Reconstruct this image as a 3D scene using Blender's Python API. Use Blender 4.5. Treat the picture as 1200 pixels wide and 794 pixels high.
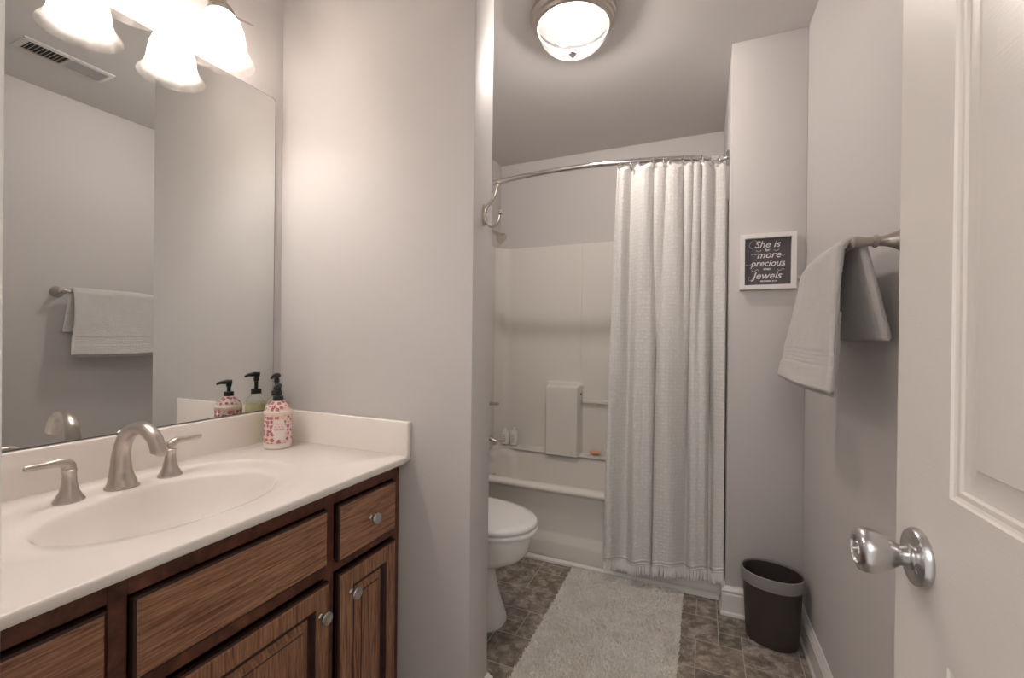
import bpy, bmesh, math, random
from mathutils import Vector, Matrix, noise
random.seed(7)
PI = math.pi
for o in list(bpy.data.objects): bpy.data.objects.remove(o)
SC = bpy.context.scene
COL = SC.collection

# ------------------------------------------------------------------ camera, world, exposure
CAM_H, YAW, PITCH, ROLL, FPX = 1.1705, math.radians(23.48), math.radians(-0.158), math.radians(0.638), 516.4
cam_d = bpy.data.cameras.new('camera'); cam = bpy.data.objects.new('camera', cam_d); COL.objects.link(cam)
cam_d.sensor_width = 36; cam_d.lens = 36 * FPX / 1200; cam_d.clip_start = 0.01
f0 = Vector((-math.sin(YAW), math.cos(YAW), 0)); r0 = Vector((math.cos(YAW), math.sin(YAW), 0)); up = Vector((0, 0, 1))
fw = f0 * math.cos(PITCH) + up * math.sin(PITCH); u0 = -f0 * math.sin(PITCH) + up * math.cos(PITCH)
rr = r0 * math.cos(ROLL) + u0 * math.sin(ROLL); uu = -r0 * math.sin(ROLL) + u0 * math.cos(ROLL)
M = Matrix.Identity(4)
for i in range(3): M[i][0] = rr[i]; M[i][1] = uu[i]; M[i][2] = -fw[i]
M[2][3] = CAM_H
cam.matrix_world = M
SC.camera = cam
SC.view_settings.view_transform = 'Standard'; SC.view_settings.look = 'None'
SC.view_settings.gamma = 1; SC.view_settings.use_curve_mapping = False
SC.view_settings.exposure = 1.42
W = bpy.data.worlds.new('world'); SC.world = W; W.use_nodes = True
W.node_tree.nodes['Background'].inputs[0].default_value = (1, .95, .9, 1)
W.node_tree.nodes['Background'].inputs[1].default_value = 0.3
BULB_E, CEIL_E, HALL_W = 112.0, 165.0, 4.5
LAMP_COL = (1, .925, .868, 1)
ld = bpy.data.lights.new('hall_fill', 'AREA'); ld.size = 0.7; ld.energy = HALL_W; ld.color = (1, .93, .87)  # unseen fill light added behind the camera to brighten the room through the doorway
hl = bpy.data.objects.new('hall_fill', ld); COL.objects.link(hl)
hl.location = (-0.05, -0.9, 2.0); hl.rotation_euler = (math.radians(62), 0, 0)

# ------------------------------------------------------------------ materials
MATS = {}
def mat(name, col=(.8, .8, .8), rough=.5, metal=0., **kw):
    m = bpy.data.materials.new(name); m.use_nodes = True
    b = m.node_tree.nodes['Principled BSDF']
    b.inputs['Base Color'].default_value = (*col[:3], 1)
    b.inputs['Roughness'].default_value = rough; b.inputs['Metallic'].default_value = metal
    for k, v in kw.items():
        if k in b.inputs: b.inputs[k].default_value = v
    MATS[name] = m
    return m
def nt(m): return m.node_tree.nodes, m.node_tree.links, m.node_tree.nodes['Principled BSDF']
def coords(m, scale=(1, 1, 1), kind='Object'):
    N, L, b = nt(m)
    tc = N.new('ShaderNodeTexCoord'); mp = N.new('ShaderNodeMapping'); mp.inputs['Scale'].default_value = scale
    L.new(tc.outputs[kind], mp.inputs['Vector']); return mp.outputs['Vector']
def noise_tex(m, vec, scale, detail=4, rough=.5, dist=0):
    N, L, b = nt(m); n = N.new('ShaderNodeTexNoise')
    n.inputs['Scale'].default_value = scale; n.inputs['Detail'].default_value = detail
    n.inputs['Roughness'].default_value = rough; n.inputs['Distortion'].default_value = dist
    L.new(vec, n.inputs['Vector']); return n.outputs['Fac']
def ramp(m, fac, stops):
    N, L, b = nt(m); r = N.new('ShaderNodeValToRGB'); e = r.color_ramp.elements
    while len(e) < len(stops): e.new(.5)
    for el, (p, c) in zip(e, stops): el.position = p; el.color = (*c, 1)
    L.new(fac, r.inputs['Fac']); return r.outputs['Color']
def bump(m, h, strength=.3, dist=.002):
    N, L, b = nt(m); n = N.new('ShaderNodeBump'); n.inputs['Strength'].default_value = strength; n.inputs['Distance'].default_value = dist
    L.new(h, n.inputs['Height']); L.new(n.outputs['Normal'], b.inputs['Normal'])
def mixc(m, fac, a, b_, mode='MIX'):
    N, L, b = nt(m); n = N.new('ShaderNodeMix'); n.data_type = 'RGBA'; n.blend_type = mode
    for s, v in ((n.inputs[0], fac), (n.inputs[6], a), (n.inputs[7], b_)):
        if hasattr(v, 'links'): L.new(v, s)
        elif isinstance(v, (int, float)): s.default_value = v
        else: s.default_value = (*v, 1)
    return n.outputs[2]
def setcol(m, c): N, L, b = nt(m); L.new(c, b.inputs['Base Color'])

def paint(name, col, rough=.6, sc=220, st=.12):
    m = mat(name, col, rough); v = coords(m); bump(m, noise_tex(m, v, sc, 3), st, .0006); return m
paint('wall_paint', (.62, .592, .579), .55)
paint('ceiling_paint', (.69, .665, .65), .8, 120, .2)
paint('trim_white', (.80, .775, .75), .32, 60, .03)
m = paint('door_white', (.74, .70, .665), .36, 60, .02)
v = coords(m, (8, 1.2, 40)); bump(m, noise_tex(m, v, 14, 5, .6, .6), .22, .0012)
mat('marble', (.93, .875, .825), .16)
mat('porcelain', (.80, .785, .77), .08)
mat('seat_plastic', (.84, .83, .82), .18)
mat('tub_acrylic', (.80, .765, .72), .22)
def brushed(name, col, rough, sc=(1, 1, 60)):
    m = mat(name, col, rough, 1.0); v = coords(m, sc); bump(m, noise_tex(m, v, 30, 3), .05, .0005); return m
brushed('nickel', (.56, .51, .47), .30)
brushed('satin_steel', (.58, .57, .57), .27)
mat('pan_bronze', (.022, .020, .019), .45)
mat('fringe_cotton', (.90, .885, .87), .9)
mat('chrome', (.66, .65, .66), .12, 1.0)
mat('mirror_glass', (.75, .765, .755), .0, 1.0)
mat('mirror_edge', (.10, .12, .11), .3)
mat('black_plastic', (.012, .012, .013), .28)
mat('fan_dark', (.05, .045, .04), .6)
mat('frame_white', (.83, .80, .78), .4)
mat('chalkboard', (.085, .070, .080), .55)
mat('lettering', (.78, .74, .75), .6)
mat('bin_brown', (.050, .041, .038), .42)
mat('bin_band', (.27, .25, .245), .42)
mat('soap_orange', (.80, .42, .27), .35)
mat('white_plastic', (.92, .90, .87), .3)
mat('label_print', (.35, .33, .33), .5)
m = mat('lotion', (.93, .88, .50), .25); 
m = mat('clear_plastic', (.95, .95, .93), .05); m.node_tree.nodes['Principled BSDF'].inputs['Transmission Weight'].default_value = .92
m.node_tree.nodes['Principled BSDF'].inputs['IOR'].default_value = 1.15

def wood(name, dark, light, sc, rough=.38, lo=.3, hi=.72):
    m = mat(name, light, rough); v = coords(m, sc)
    n1 = noise_tex(m, v, 5, 7, .62, 1.1); v2 = coords(m, tuple(.4 * s for s in sc)); n2 = noise_tex(m, v2, 16, 6, .7, .4)
    c1 = ramp(m, n1, [(lo, dark), (.5, tuple((a + b) / 2 for a, b in zip(dark, light))), (hi, light)])
    c2 = ramp(m, n2, [(.32, (.45, .38, .34)), (.6, (1, 1, 1))])
    setcol(m, mixc(m, .6, c1, c2, 'MULTIPLY')); bump(m, n2, .12, .001); return m
wood('wood_horizontal', (.15, .055, .030), (.60, .33, .19), (16, 1.6, 30))
wood('wood_vertical', (.14, .050, .027), (.55, .29, .16), (16, 30, 1.6))
wood('wood_frame', (.060, .018, .010), (.24, .085, .048), (8, 3, 3))
wood('wood_glaze', (.022, .008, .006), (.07, .025, .016), (8, 5, 5))

m = mat('towel_terry', (.89, .855, .835), .95)
v = coords(m); bump(m, noise_tex(m, v, 210, 4, .8), 1.0, .008)
m.node_tree.nodes['Principled BSDF'].inputs['Sheen Weight'].default_value = .0
m = mat('mat_pile', (.78, .72, .66), .95)
v = coords(m); setcol(m, ramp(m, noise_tex(m, v, 9, 5, .6), [(.25, (.88, .82, .75)), (.6, (.98, .95, .91))]))

# shower curtain: white cotton with raised dots, lets some light through
m = mat('curtain_cloth', (.88, .865, .85), .85)
N, L, b = nt(m); uvn = N.new('ShaderNodeUVMap'); vo = N.new('ShaderNodeTexVoronoi'); vo.inputs['Scale'].default_value = 1
mp = N.new('ShaderNodeMapping'); mp.inputs['Scale'].default_value = (58, 58, 1); L.new(uvn.outputs[0], mp.inputs[0]); L.new(mp.outputs[0], vo.inputs['Vector'])
vo.inputs['Randomness'].default_value = .35
dots = ramp(m, vo.outputs['Distance'], [(.22, (1, 1, 1)), (.42, (0, 0, 0))])
setcol(m, mixc(m, dots, (.87, .85, .83), (.97, .96, .95)))
bump(m, dots, .45, .003)
tr = N.new('ShaderNodeBsdfTranslucent'); tr.inputs[0].default_value = (.8, .77, .74, 1); mx = N.new('ShaderNodeMixShader'); mx.inputs[0].default_value = .22
out = N['Material Output']; L.new(b.outputs[0], mx.inputs[1]); L.new(tr.outputs[0], mx.inputs[2]); L.new(mx.outputs[0], out.inputs[0])

# stone-look vinyl: every tile carries its own tone in a colour attribute
m = mat('floor_vinyl', (.2, .17, .15), .42)
N, L, b = nt(m); at = N.new('ShaderNodeAttribute'); at.attribute_name = 'tone'
v = coords(m); n1 = noise_tex(m, v, 22, 8, .68, .5); n2 = noise_tex(m, v, 75, 5, .7)
c = ramp(m, n1, [(.30, (.12, .098, .082)), (.47, (.25, .215, .185)), (.64, (.52, .47, .415))])
c = mixc(m, .5, c, ramp(m, n2, [(.3, (.45, .42, .40)), (.65, (1.1, 1.08, 1.05))]), 'MULTIPLY')
setcol(m, mixc(m, 1., c, at.outputs['Color'], 'MULTIPLY')); bump(m, n1, .15, .001)
mat('grout', (.56, .51, .46), .7)

# bottle wrap: folk flower print
m = mat('flower_print', (.85, .7, .62), .35)
N, L, b = nt(m)
def vor(scale, rnd, vec):
    n = N.new('ShaderNodeTexVoronoi'); n.inputs['Scale'].default_value = scale; n.inputs['Randomness'].default_value = rnd; L.new(vec, n.inputs['Vector']); return n
v = coords(m)
a1 = vor(72, .45, v); a2 = vor(150, .9, v)
fl = ramp(m, a1.outputs['Distance'], [(.0, (.85, .55, .50)), (.10, (.38, .05, .10)), (.22, (.80, .30, .34)), (.31, (.12, .06, .17)), (.42, (.72, .30, .30)), (.52, (.86, .72, .66))])
sm = ramp(m, a2.outputs['Distance'], [(.16, (.42, .16, .25)), (.30, (.95, .88, .84))])
setcol(m, mixc(m, .75, fl, sm, 'MULTIPLY'))
mat('label_cream', (.86, .79, .74), .4)
mat('peach_band', (.84, .62, .45), .4)
mat('label_pink', (.80, .33, .36), .4)

def emis(name, col, e):
    m = bpy.data.materials.new(name); m.use_nodes = True; N = m.node_tree.nodes; N.clear()
    o = N.new('ShaderNodeOutputMaterial'); s = N.new('ShaderNodeEmission'); s.inputs[0].default_value = col; s.inputs[1].default_value = e
    m.node_tree.links.new(s.outputs[0], o.inputs[0]); MATS[name] = m
emis('bulb_glow', LAMP_COL, BULB_E); emis('ceiling_bulb_glow', LAMP_COL, CEIL_E)
def glassy(name, col, transp, transl, rough, veins=False, ribs=0):
    m = bpy.data.materials.new(name); m.use_nodes = True; N = m.node_tree.nodes; L = m.node_tree.links; N.clear()
    o = N.new('ShaderNodeOutputMaterial'); t = N.new('ShaderNodeBsdfTransparent'); t.inputs[0].default_value = (1, .98, .96, 1)
    tl = N.new('ShaderNodeBsdfTranslucent'); tl.inputs[0].default_value = (*col, 1)
    df = N.new('ShaderNodeBsdfDiffuse'); df.inputs[0].default_value = (*col, 1)
    gl = N.new('ShaderNodeBsdfGlossy'); gl.inputs['Roughness'].default_value = rough
    m1 = N.new('ShaderNodeMixShader'); m2 = N.new('ShaderNodeMixShader'); m3 = N.new('ShaderNodeMixShader')
    m1.inputs[0].default_value = 1 - transl; L.new(tl.outputs[0], m1.inputs[1]); L.new(df.outputs[0], m1.inputs[2])
    m2.inputs[0].default_value = transp; L.new(m1.outputs[0], m2.inputs[1]); L.new(t.outputs[0], m2.inputs[2])
    m3.inputs[0].default_value = .035; L.new(m2.outputs[0], m3.inputs[1]); L.new(gl.outputs[0], m3.inputs[2])
    L.new(m3.outputs[0], o.inputs[0])
    if ribs:
        tc = N.new('ShaderNodeTexCoord'); sx_ = N.new('ShaderNodeSeparateXYZ'); L.new(tc.outputs['Object'], sx_.inputs[0])
        def mth(op, a, b=None):
            n = N.new('ShaderNodeMath'); n.operation = op
            for k, q in enumerate((a, b)):
                if q is None: continue
                if hasattr(q, 'links'): L.new(q, n.inputs[k])
                else: n.inputs[k].default_value = q
            return n.outputs[0]
        sn = mth('SINE', mth('MULTIPLY', mth('ARCTAN2', sx_.outputs[1], sx_.outputs[0]), float(ribs)))
        L.new(mth('ADD', mth('MULTIPLY', sn, .022), transp - .004), m2.inputs[0])
    if veins:
        tc = N.new('ShaderNodeTexCoord'); n = N.new('ShaderNodeTexNoise'); n.inputs['Scale'].default_value = 14; n.inputs['Detail'].default_value = 5; n.inputs['Distortion'].default_value = 1.5
        r = N.new('ShaderNodeMapRange'); r.inputs[1].default_value = .35; r.inputs[2].default_value = .65; r.inputs[3].default_value = transp * .85; r.inputs[4].default_value = transp * 1.12
        L.new(tc.outputs['Object'], n.inputs['Vector']); L.new(n.outputs[0], r.inputs[0])
        sx_ = N.new('ShaderNodeSeparateXYZ'); L.new(tc.outputs['Object'], sx_.inputs[0])
        r2 = N.new('ShaderNodeMapRange'); r2.inputs[1].default_value = -.185; r2.inputs[2].default_value = -.235; r2.inputs[3].default_value = .9; r2.inputs[4].default_value = 2.0; L.new(sx_.outputs[2], r2.inputs[0])
        mu = N.new('ShaderNodeMath'); mu.operation = 'MULTIPLY'; mu.use_clamp = True; L.new(r.outputs[0], mu.inputs[0]); L.new(r2.outputs[0], mu.inputs[1]); L.new(mu.outputs[0], m2.inputs[0])
    MATS[name] = m
glassy('alabaster_glass', (.60, .58, .565), .46, .5, .12, True)
glassy('ribbed_glass', (.5, .5, .51), .966, .5, .10, False, 60)

# ------------------------------------------------------------------ mesh helpers
ROOT = {}
def thing(name, label, cat, loc=(0, 0, 0), rz=0., group=None):
    o = bpy.data.objects.new(name, None); COL.objects.link(o); o.empty_display_size = .05
    o.location = loc; o.rotation_euler = (0, 0, rz); tag(o, label, cat, group)
    ROOT[o.name] = Matrix.Translation(Vector(loc)) @ Matrix.Rotation(rz, 4, 'Z')
    return o
def tag(o, label=None, cat=None, group=None, kind=None):
    for k, v in (('label', label), ('category', cat), ('group', group), ('kind', kind)):
        if v: o[k] = v
    return o
def rootmat(o):
    while o.parent: o = o.parent
    return ROOT.get(o.name, Matrix.Identity(4))

class G:
    def __init__(s): s.bm = bmesh.new()
    def quad(s, pts):
        return s.bm.faces.new([s.bm.verts.new(p) for p in pts])
    def box(s, x0, x1, y0, y1, z0, z1, bev=0, seg=2):
        t = bmesh.new(); bmesh.ops.create_cube(t, size=1)
        for v in t.verts: v.co = Vector(((x0 + x1) / 2 + v.co.x * (x1 - x0), (y0 + y1) / 2 + v.co.y * (y1 - y0), (z0 + z1) / 2 + v.co.z * (z1 - z0)))
        if bev: bmesh.ops.bevel(t, geom=t.edges[:], offset=bev, segments=seg, profile=.5, affect='EDGES')
        s.merge(t); return s
    def merge(s, t, mtx=None):
        me = bpy.data.meshes.new('t'); t.to_mesh(me); t.free()
        if mtx: me.transform(mtx)
        s.bm.from_mesh(me); bpy.data.meshes.remove(me)
    def loft(s, rings, cap0=True, cap1=True, closed=True):
        vs = [[s.bm.verts.new(p) for p in r] for r in rings]
        n = len(vs[0])
        for a, b in zip(vs, vs[1:]):
            for i in range(n if closed else n - 1):
                j = (i + 1) % n
                try: s.bm.faces.new((a[i], a[j], b[j], b[i]))
                except ValueError: pass
        if cap0 and closed: s.bm.faces.new(list(reversed(vs[0])))
        if cap1 and closed: s.bm.faces.new(vs[-1])
        return s
    def lathe(s, prof, c=(0, 0, 0), axis=(0, 0, 1), seg=32, cap0=True, cap1=True, sx=1., flute=None):
        ax = Vector(axis).normalized(); q = Vector((0, 0, 1)).rotation_difference(ax); c = Vector(c)
        rings = []
        for r, h in prof:
            ring = []
            for i in range(seg):
                a = 2 * PI * i / seg; k = r * (1 + (flute[1] * math.cos(flute[0] * a) if flute else 0))
                ring.append(c + q @ Vector((k * math.cos(a) * sx, k * math.sin(a), h)))
            rings.append(ring)
        return s.loft(rings, cap0, cap1)
    def tube(s, path, rad, seg=12, flat=None):
        path = [Vector(p) for p in path]; n = len(path)
        if not hasattr(rad, '__len__'): rad = [rad] * n
        rings = []; prev = None
        for i, p in enumerate(path):
            t = (path[min(i + 1, n - 1)] - path[max(i - 1, 0)]).normalized()
            if prev is None:
                a = Vector((0, 0, 1)) if abs(t.z) < .9 else Vector((0, 1, 0))
                u = (a - t * a.dot(t)).normalized()
            else: u = (prev - t * prev.dot(t)).normalized()
            prev = u; w = t.cross(u); k = flat[i] if flat else 1
            rings.append([p + (u * math.cos(2 * PI * j / seg) + w * math.sin(2 * PI * j / seg) * k) * rad[i] for j in range(seg)])
        return s.loft(rings)
    def torus(s, c, R, r, axis=(0, 0, 1), seg=24, ss=8):
        q = Vector((0, 0, 1)).rotation_difference(Vector(axis).normalized()); c = Vector(c); rings = []
        for i in range(seg + 1):
            a = 2 * PI * (i % seg) / seg
            rings.append([c + q @ Vector(((R + r * math.cos(b)) * math.cos(a), (R + r * math.cos(b)) * math.sin(a), r * math.sin(b))) for b in [2 * PI * j / ss for j in range(ss)]])
        return s.loft(rings, False, False)
    def sphere(s, c, r, sc=(1, 1, 1), u=20, v=12):
        t = bmesh.new(); bmesh.ops.create_uvsphere(t, u_segments=u, v_segments=v, radius=r)
        for w in t.verts: w.co = Vector((w.co.x * sc[0] + c[0], w.co.y * sc[1] + c[1], w.co.z * sc[2] + c[2]))
        s.merge(t); return s
    def build(s, name, material, parent=None, smooth=True, angle=35, local=False, weld=True):
        if weld: bmesh.ops.remove_doubles(s.bm, verts=s.bm.verts, dist=1e-6)
        bmesh.ops.recalc_face_normals(s.bm, faces=s.bm.faces)
        me = bpy.data.meshes.new(name); s.bm.to_mesh(me); s.bm.free()
        ms = material if isinstance(material, (list, tuple)) else [material]
        for k in ms: me.materials.append(MATS[k])
        if parent is not None and not local: me.transform(rootmat(parent).inverted())
        if smooth:
            for p in me.polygons: p.use_smooth = True
            me.set_sharp_from_angle(angle=math.radians(angle))
        o = bpy.data.objects.new(name, me); COL.objects.link(o)
        if parent is not None: o.parent = parent
        return o
def struct(o): o['kind'] = 'structure'; return o
def catmull(pts, n=8):
    P = [Vector(p) for p in pts]; P = [P[0] * 2 - P[1]] + P + [P[-1] * 2 - P[-2]]; out = []
    for i in range(1, len(P) - 2):
        for k in range(n):
            t = k / n; a, b, c, d = P[i - 1], P[i], P[i + 1], P[i + 2]
            out.append(.5 * ((2 * b) + (c - a) * t + (2 * a - 5 * b + 4 * c - d) * t * t + (3 * b - a - 3 * c + d) * t ** 3))
    out.append(P[-2]); return out
def lerpl(vals, n):
    m = len(vals) - 1; return [vals[min(int(i / n * m), m - 1)] * (1 - (i / n * m - min(int(i / n * m), m - 1))) + vals[min(int(i / n * m), m - 1) + 1] * (i / n * m - min(int(i / n * m), m - 1)) for i in range(n + 1)]
def super_ring(cx, cy, a, b, z, n=48, e=2., af=None):
    # superellipse; af: different semi-axis for +x half
    out = []
    for i in range(n):
        t = 2 * PI * i / n; c, s_ = math.cos(t), math.sin(t)
        x = math.copysign(abs(c) ** (2 / e), c); y = math.copysign(abs(s_) ** (2 / e), s_)
        out.append((cx + x * (af if (af and x > 0) else a), cy + y * b, z))
    return out
def ring_panel(g, y0, y1, z0, z1, prof, flip=1):
    # prof: list of (inset, x); rectangles in the y-z plane, last one capped
    for (i, x, *a), (j, x2, *b) in zip(prof, prof[1:]):
        A = [(x, y0 + i, z0 + i), (x, y1 - i, z0 + i), (x, y1 - i, z1 - i), (x, y0 + i, z1 - i)]; B = [(x2, y0 + j, z0 + j), (x2, y1 - j, z0 + j), (x2, y1 - j, z1 - j), (x2, y0 + j, z1 - j)]
        for k in range(4): g.quad([A[k], A[(k + 1) % 4], B[(k + 1) % 4], B[k]]).material_index = b[0] if b else 0
    g.quad(B)
    return g

# ------------------------------------------------------------------ room shell
XW, YP, XP, TP, XS, YS, YT, YB, C = -1.39, 1.116, -.6095, .12, .099, 2.104, 2.209, 2.964, 2.44
SL = math.tan(math.radians(1.04))
def XR(y): return .377 + SL * (YS - y)
def prism(pts, z0, z1):
    g = G(); g.loft([[(x, y, z0) for x, y in pts], [(x, y, z1) for x, y in pts]]); return g
struct(prism([(XW - .12, -.02), (XW, -.02), (XW, YB + .12), (XW - .12, YB + .12)], 0, C).build('wall_left', 'wall_paint', smooth=False))
struct(prism([(XW, YB), (XS, YB), (XS, YB + .12), (XW, YB + .12)], 0, C).build('wall_back', 'wall_paint', smooth=False))
g = G(); g.box(XW, XP, YP, YP + TP, 0, C, .004, 2); struct(g.build('wall_partition', 'wall_paint'))
g = G(); g.box(XS, XR(YS) , YS, YB + .12, 0, C, .003, 2); struct(g.build('wall_alcove', 'wall_paint'))
struct(prism([(XR(-.02), -.02), (XR(-.02) + .12, -.02), (XR(YS) + .12, YB + .12), (XR(YS), YB + .12), (XR(YS), YS)], 0, C).build('wall_right', 'wall_paint', smooth=False))
DX0, DX1, DYF = -.385, .285, .10          # doorway in the near wall
g = G(); g.box(XW, DX0 - .015, -.02, DYF, 0, C); g.box(DX1 + .015, XR(.05), -.02, DYF, 0, C); g.box(DX0 - .015, DX1 + .015, -.02, DYF, 2.075, C)
struct(g.build('wall_front', 'wall_paint', smooth=False))
g = G(); g.box(DX0 - .015, DX0, -.03, DYF + .003, 0, 2.06); g.box(DX1, DX1 + .015, -.03, DYF + .003, 0, 2.06); g.box(DX0 - .015, DX1 + .015, -.03, DYF + .003, 2.06, 2.075)
g.box(DX0 - .065, DX0 + .014, DYF, DYF + .017, 0, 2.13, .003); g.box(DX1 + .004, DX1 + .065, DYF, DYF + .017, 0, 2.13, .003); g.box(DX0 - .065, DX1 + .065, DYF, DYF + .017, 2.07, 2.14, .003)
struct(g.build('trim_1', 'trim_white'))
g = G(); g.box(XW - .12, XR(-.02) + .2, -.02, YB + .12, C, C + .1); struct(g.build('ceiling', 'ceiling_paint', smooth=False))

# floor: grout-coloured sheet with tiles of several sizes printed on it
U = .1634 / 6; FX, FY = -.750, 1.435
cells = {}
fixed = [(-8, 18, 0, 26), (0, 18, 7, 24), (0, 24, 4, 27), (4, 24, 9, 27), (-5, 12, 6, 18), (-3, 6, 3, 9), (-3, 9, 3, 12), (3, 6, 9, 12), (-5, 0, -1, 6), (0, 0, 6, 6),
         (24, 22, 27, 27), (27, 22, 30, 27), (24, 16, 30, 22), (30, 19, 34, 25), (30, 16, 33, 19), (24, 10, 27, 16), (27, 10, 33, 16), (33, 13, 40, 19), (33, 7, 37, 13), (27, 4, 33, 10)]
gx0, gx1, gy0, gy1 = -24, 44, -58, 30
occ = set(); tiles = []
def free(a, b, c, d): return all((i, j) not in occ for i in range(a, c) for j in range(b, d))
def put(a, b, c, d):
    tiles.append((a, b, c, d))
    for i in range(a, c):
        for j in range(b, d): occ.add((i, j))
for t in fixed: put(*t)
for j in range(gy1, gy0 - 1, -1):
    for i in range(gx0, gx1):
        if (i, j) in occ: continue
        opts = [(6, 6), (9, 6), (6, 9), (6, 3), (3, 3), (3, 6)]; random.shuffle(opts); opts.sort(key=lambda o: -(o[0] * o[1]) * random.uniform(.5, 1))
        for w, h in opts + [(2, 3), (1, 3), (2, 2), (1, 2), (2, 1), (1, 1)]:
            if free(i, j - h + 1, i + w, j + 1): put(i, j - h + 1, i + w, j + 1); break
g = G(); g.quad([(XW - .1, -.02, 0), (XR(-.02) + .1, -.02, 0), (XR(-.02) + .1, YB, 0), (XW - .1, YB, 0)]); faces_tone = [(1, 1, 1)]
gw = .0016
for a, b, c, d in tiles:
    x0, x1, y0, y1 = FX + a * U + gw, FX + c * U - gw, FY + b * U + gw, FY + d * U - gw
    x0, x1, y0, y1 = max(x0, XW - .09), min(x1, .5), max(y0, -.01), min(y1, YT + .05)
    if x1 - x0 < .01 or y1 - y0 < .01: continue
    g.quad([(x0, y0, .0006), (x1, y0, .0006), (x1, y1, .0006), (x0, y1, .0006)]).material_index = 1
    k = random.uniform(.72, 1.25); faces_tone.append((k, k * random.uniform(.95, 1.0), k * random.uniform(.9, 1.0)))
me = bpy.data.meshes.new('floor'); g.bm.faces.ensure_lookup_table(); g.bm.to_mesh(me); g.bm.free()
me.materials.append(MATS['grout']); me.materials.append(MATS['floor_vinyl'])
ca = me.color_attributes.new('tone', 'FLOAT_COLOR', 'CORNER')
for p in me.polygons:
    for li in p.loop_indices: ca.data[li].color = (*faces_tone[p.index], 1)
fl = bpy.data.objects.new('floor', me); COL.objects.link(fl); struct(fl)

# baseboards (profile: off-wall distance, height) swept along wall runs
BP = [(0, 0), (.021, 0), (.020, .010), (.0145, .016), (.0145, .088), (.010, .094), (.0135, .099), (.0135, .104), (.006, .114), (.004, .120), (0, .120)]
def baseboard(name, pts):
    P = [Vector((*p, 0)) for p in pts]; rings = []
    for i, p in enumerate(P):
        ns = []
        if i > 0: d = (p - P[i - 1]).normalized(); ns.append(Vector((d.y, -d.x, 0)))
        if i < len(P) - 1: d = (P[i + 1] - p).normalized(); ns.append(Vector((d.y, -d.x, 0)))
        n = sum(ns, Vector()) ; n = n / (n.dot(ns[0]))
        rings.append([p + n * o + Vector((0, 0, h)) for o, h in BP])
    g = G(); g.loft(rings); return struct(g.build(name, 'trim_white', angle=25))
e = .0005
baseboard('baseboard_right', [(XR(YS) - e, YS - e), (XR(.117) - e, .117)])
baseboard('baseboard_alcove', [(XS - e, YT - .004), (XS - e, YS - e), (XR(YS) - .022, YS - e)])
baseboard('baseboard_partition', [(-.80, YP - e), (XP + e, YP - e), (XP + e, YP + TP + e), (XW + .022, YP + TP + e)])
baseboard('baseboard_left', [(XW + e, YP + TP + .02), (XW + e, YT - .01)])
g = G(); rings = []
for x in (XW + .03, XS - .0225):
    rings.append([(x, YT - .004, .001), (x, YT - .020, .001), (x, YT - .019, .011), (x, YT - .012, .019), (x, YT - .004, .021)])
g.loft(rings); struct(g.build('trim_2', 'trim_white'))

# ------------------------------------------------------------------ bathtub and surround
tb = thing('bathtub', 'almond bathtub with a flat apron in the alcove behind the white curtain', 'bathtub', ((XW + XS) / 2, (YT + YB) / 2, 0))
x0, x1, y0, y1 = XW + .002, XS - .002, YT, YB - .002; cx, cy = (x0 + x1) / 2, (y0 + y1) / 2; hx, hy = (x1 - x0) / 2, (y1 - y0) / 2
def rrect(cx, cy, a, b, r, z, k=8):
    out = []
    for q, (sx, sy) in enumerate(((1, 1), (-1, 1), (-1, -1), (1, -1))):
        for i in range(k):
            t = PI / 2 * (q + i / (k - 1)); out.append((cx + sx * (a - r) + r * math.cos(t), cy + sy * (b - r) + r * math.sin(t), z))
    return out
g = G()
yc = cy + .004
g.loft([rrect(cx, cy, hx, hy - .008, .002, .002), rrect(cx, cy, hx, hy - .008, .002, .085), rrect(cx, cy, hx, hy - .012, .002, .10), rrect(cx, cy, hx, hy - .030, .002, .130), rrect(cx, cy, hx, hy - .033, .002, .145), rrect(cx, cy, hx, hy - .026, .002, .340),
        rrect(cx, cy, hx, hy - .020, .004, .352), rrect(cx, cy, hx, hy - .006, .006, .359), rrect(cx, cy, hx, hy, .006, .365), rrect(cx, cy, hx, hy, .012, .374), rrect(cx, cy, hx - .004, hy - .006, .02, .382),
        rrect(cx, yc, hx - .075, hy - .070, .10, .383), rrect(cx, yc, hx - .088, hy - .082, .11, .376), rrect(cx, yc, hx - .10, hy - .095, .12, .33),
        rrect(cx, yc, hx - .15, hy - .13, .13, .12), rrect(cx, yc, hx - .20, hy - .18, .12, .075), rrect(cx, yc, hx - .35, hy - .26, .10, .07)])
g.build('tub_shell', 'tub_acrylic', tb, angle=50)
g = G(); g.lathe([(.02, 0), (.03, .004), (.03, .006), (.012, .008)], (XW + .145, 2.59, .26), (1, 0, .15)); g.build('overflow_plate', 'nickel', tb)

su = thing('shower_surround', 'pale moulded shower wall panels with a raised column and ledges above the tub', 'shower surround', (cx, YB, .383))
ZT = 1.817; TH = .018
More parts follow.
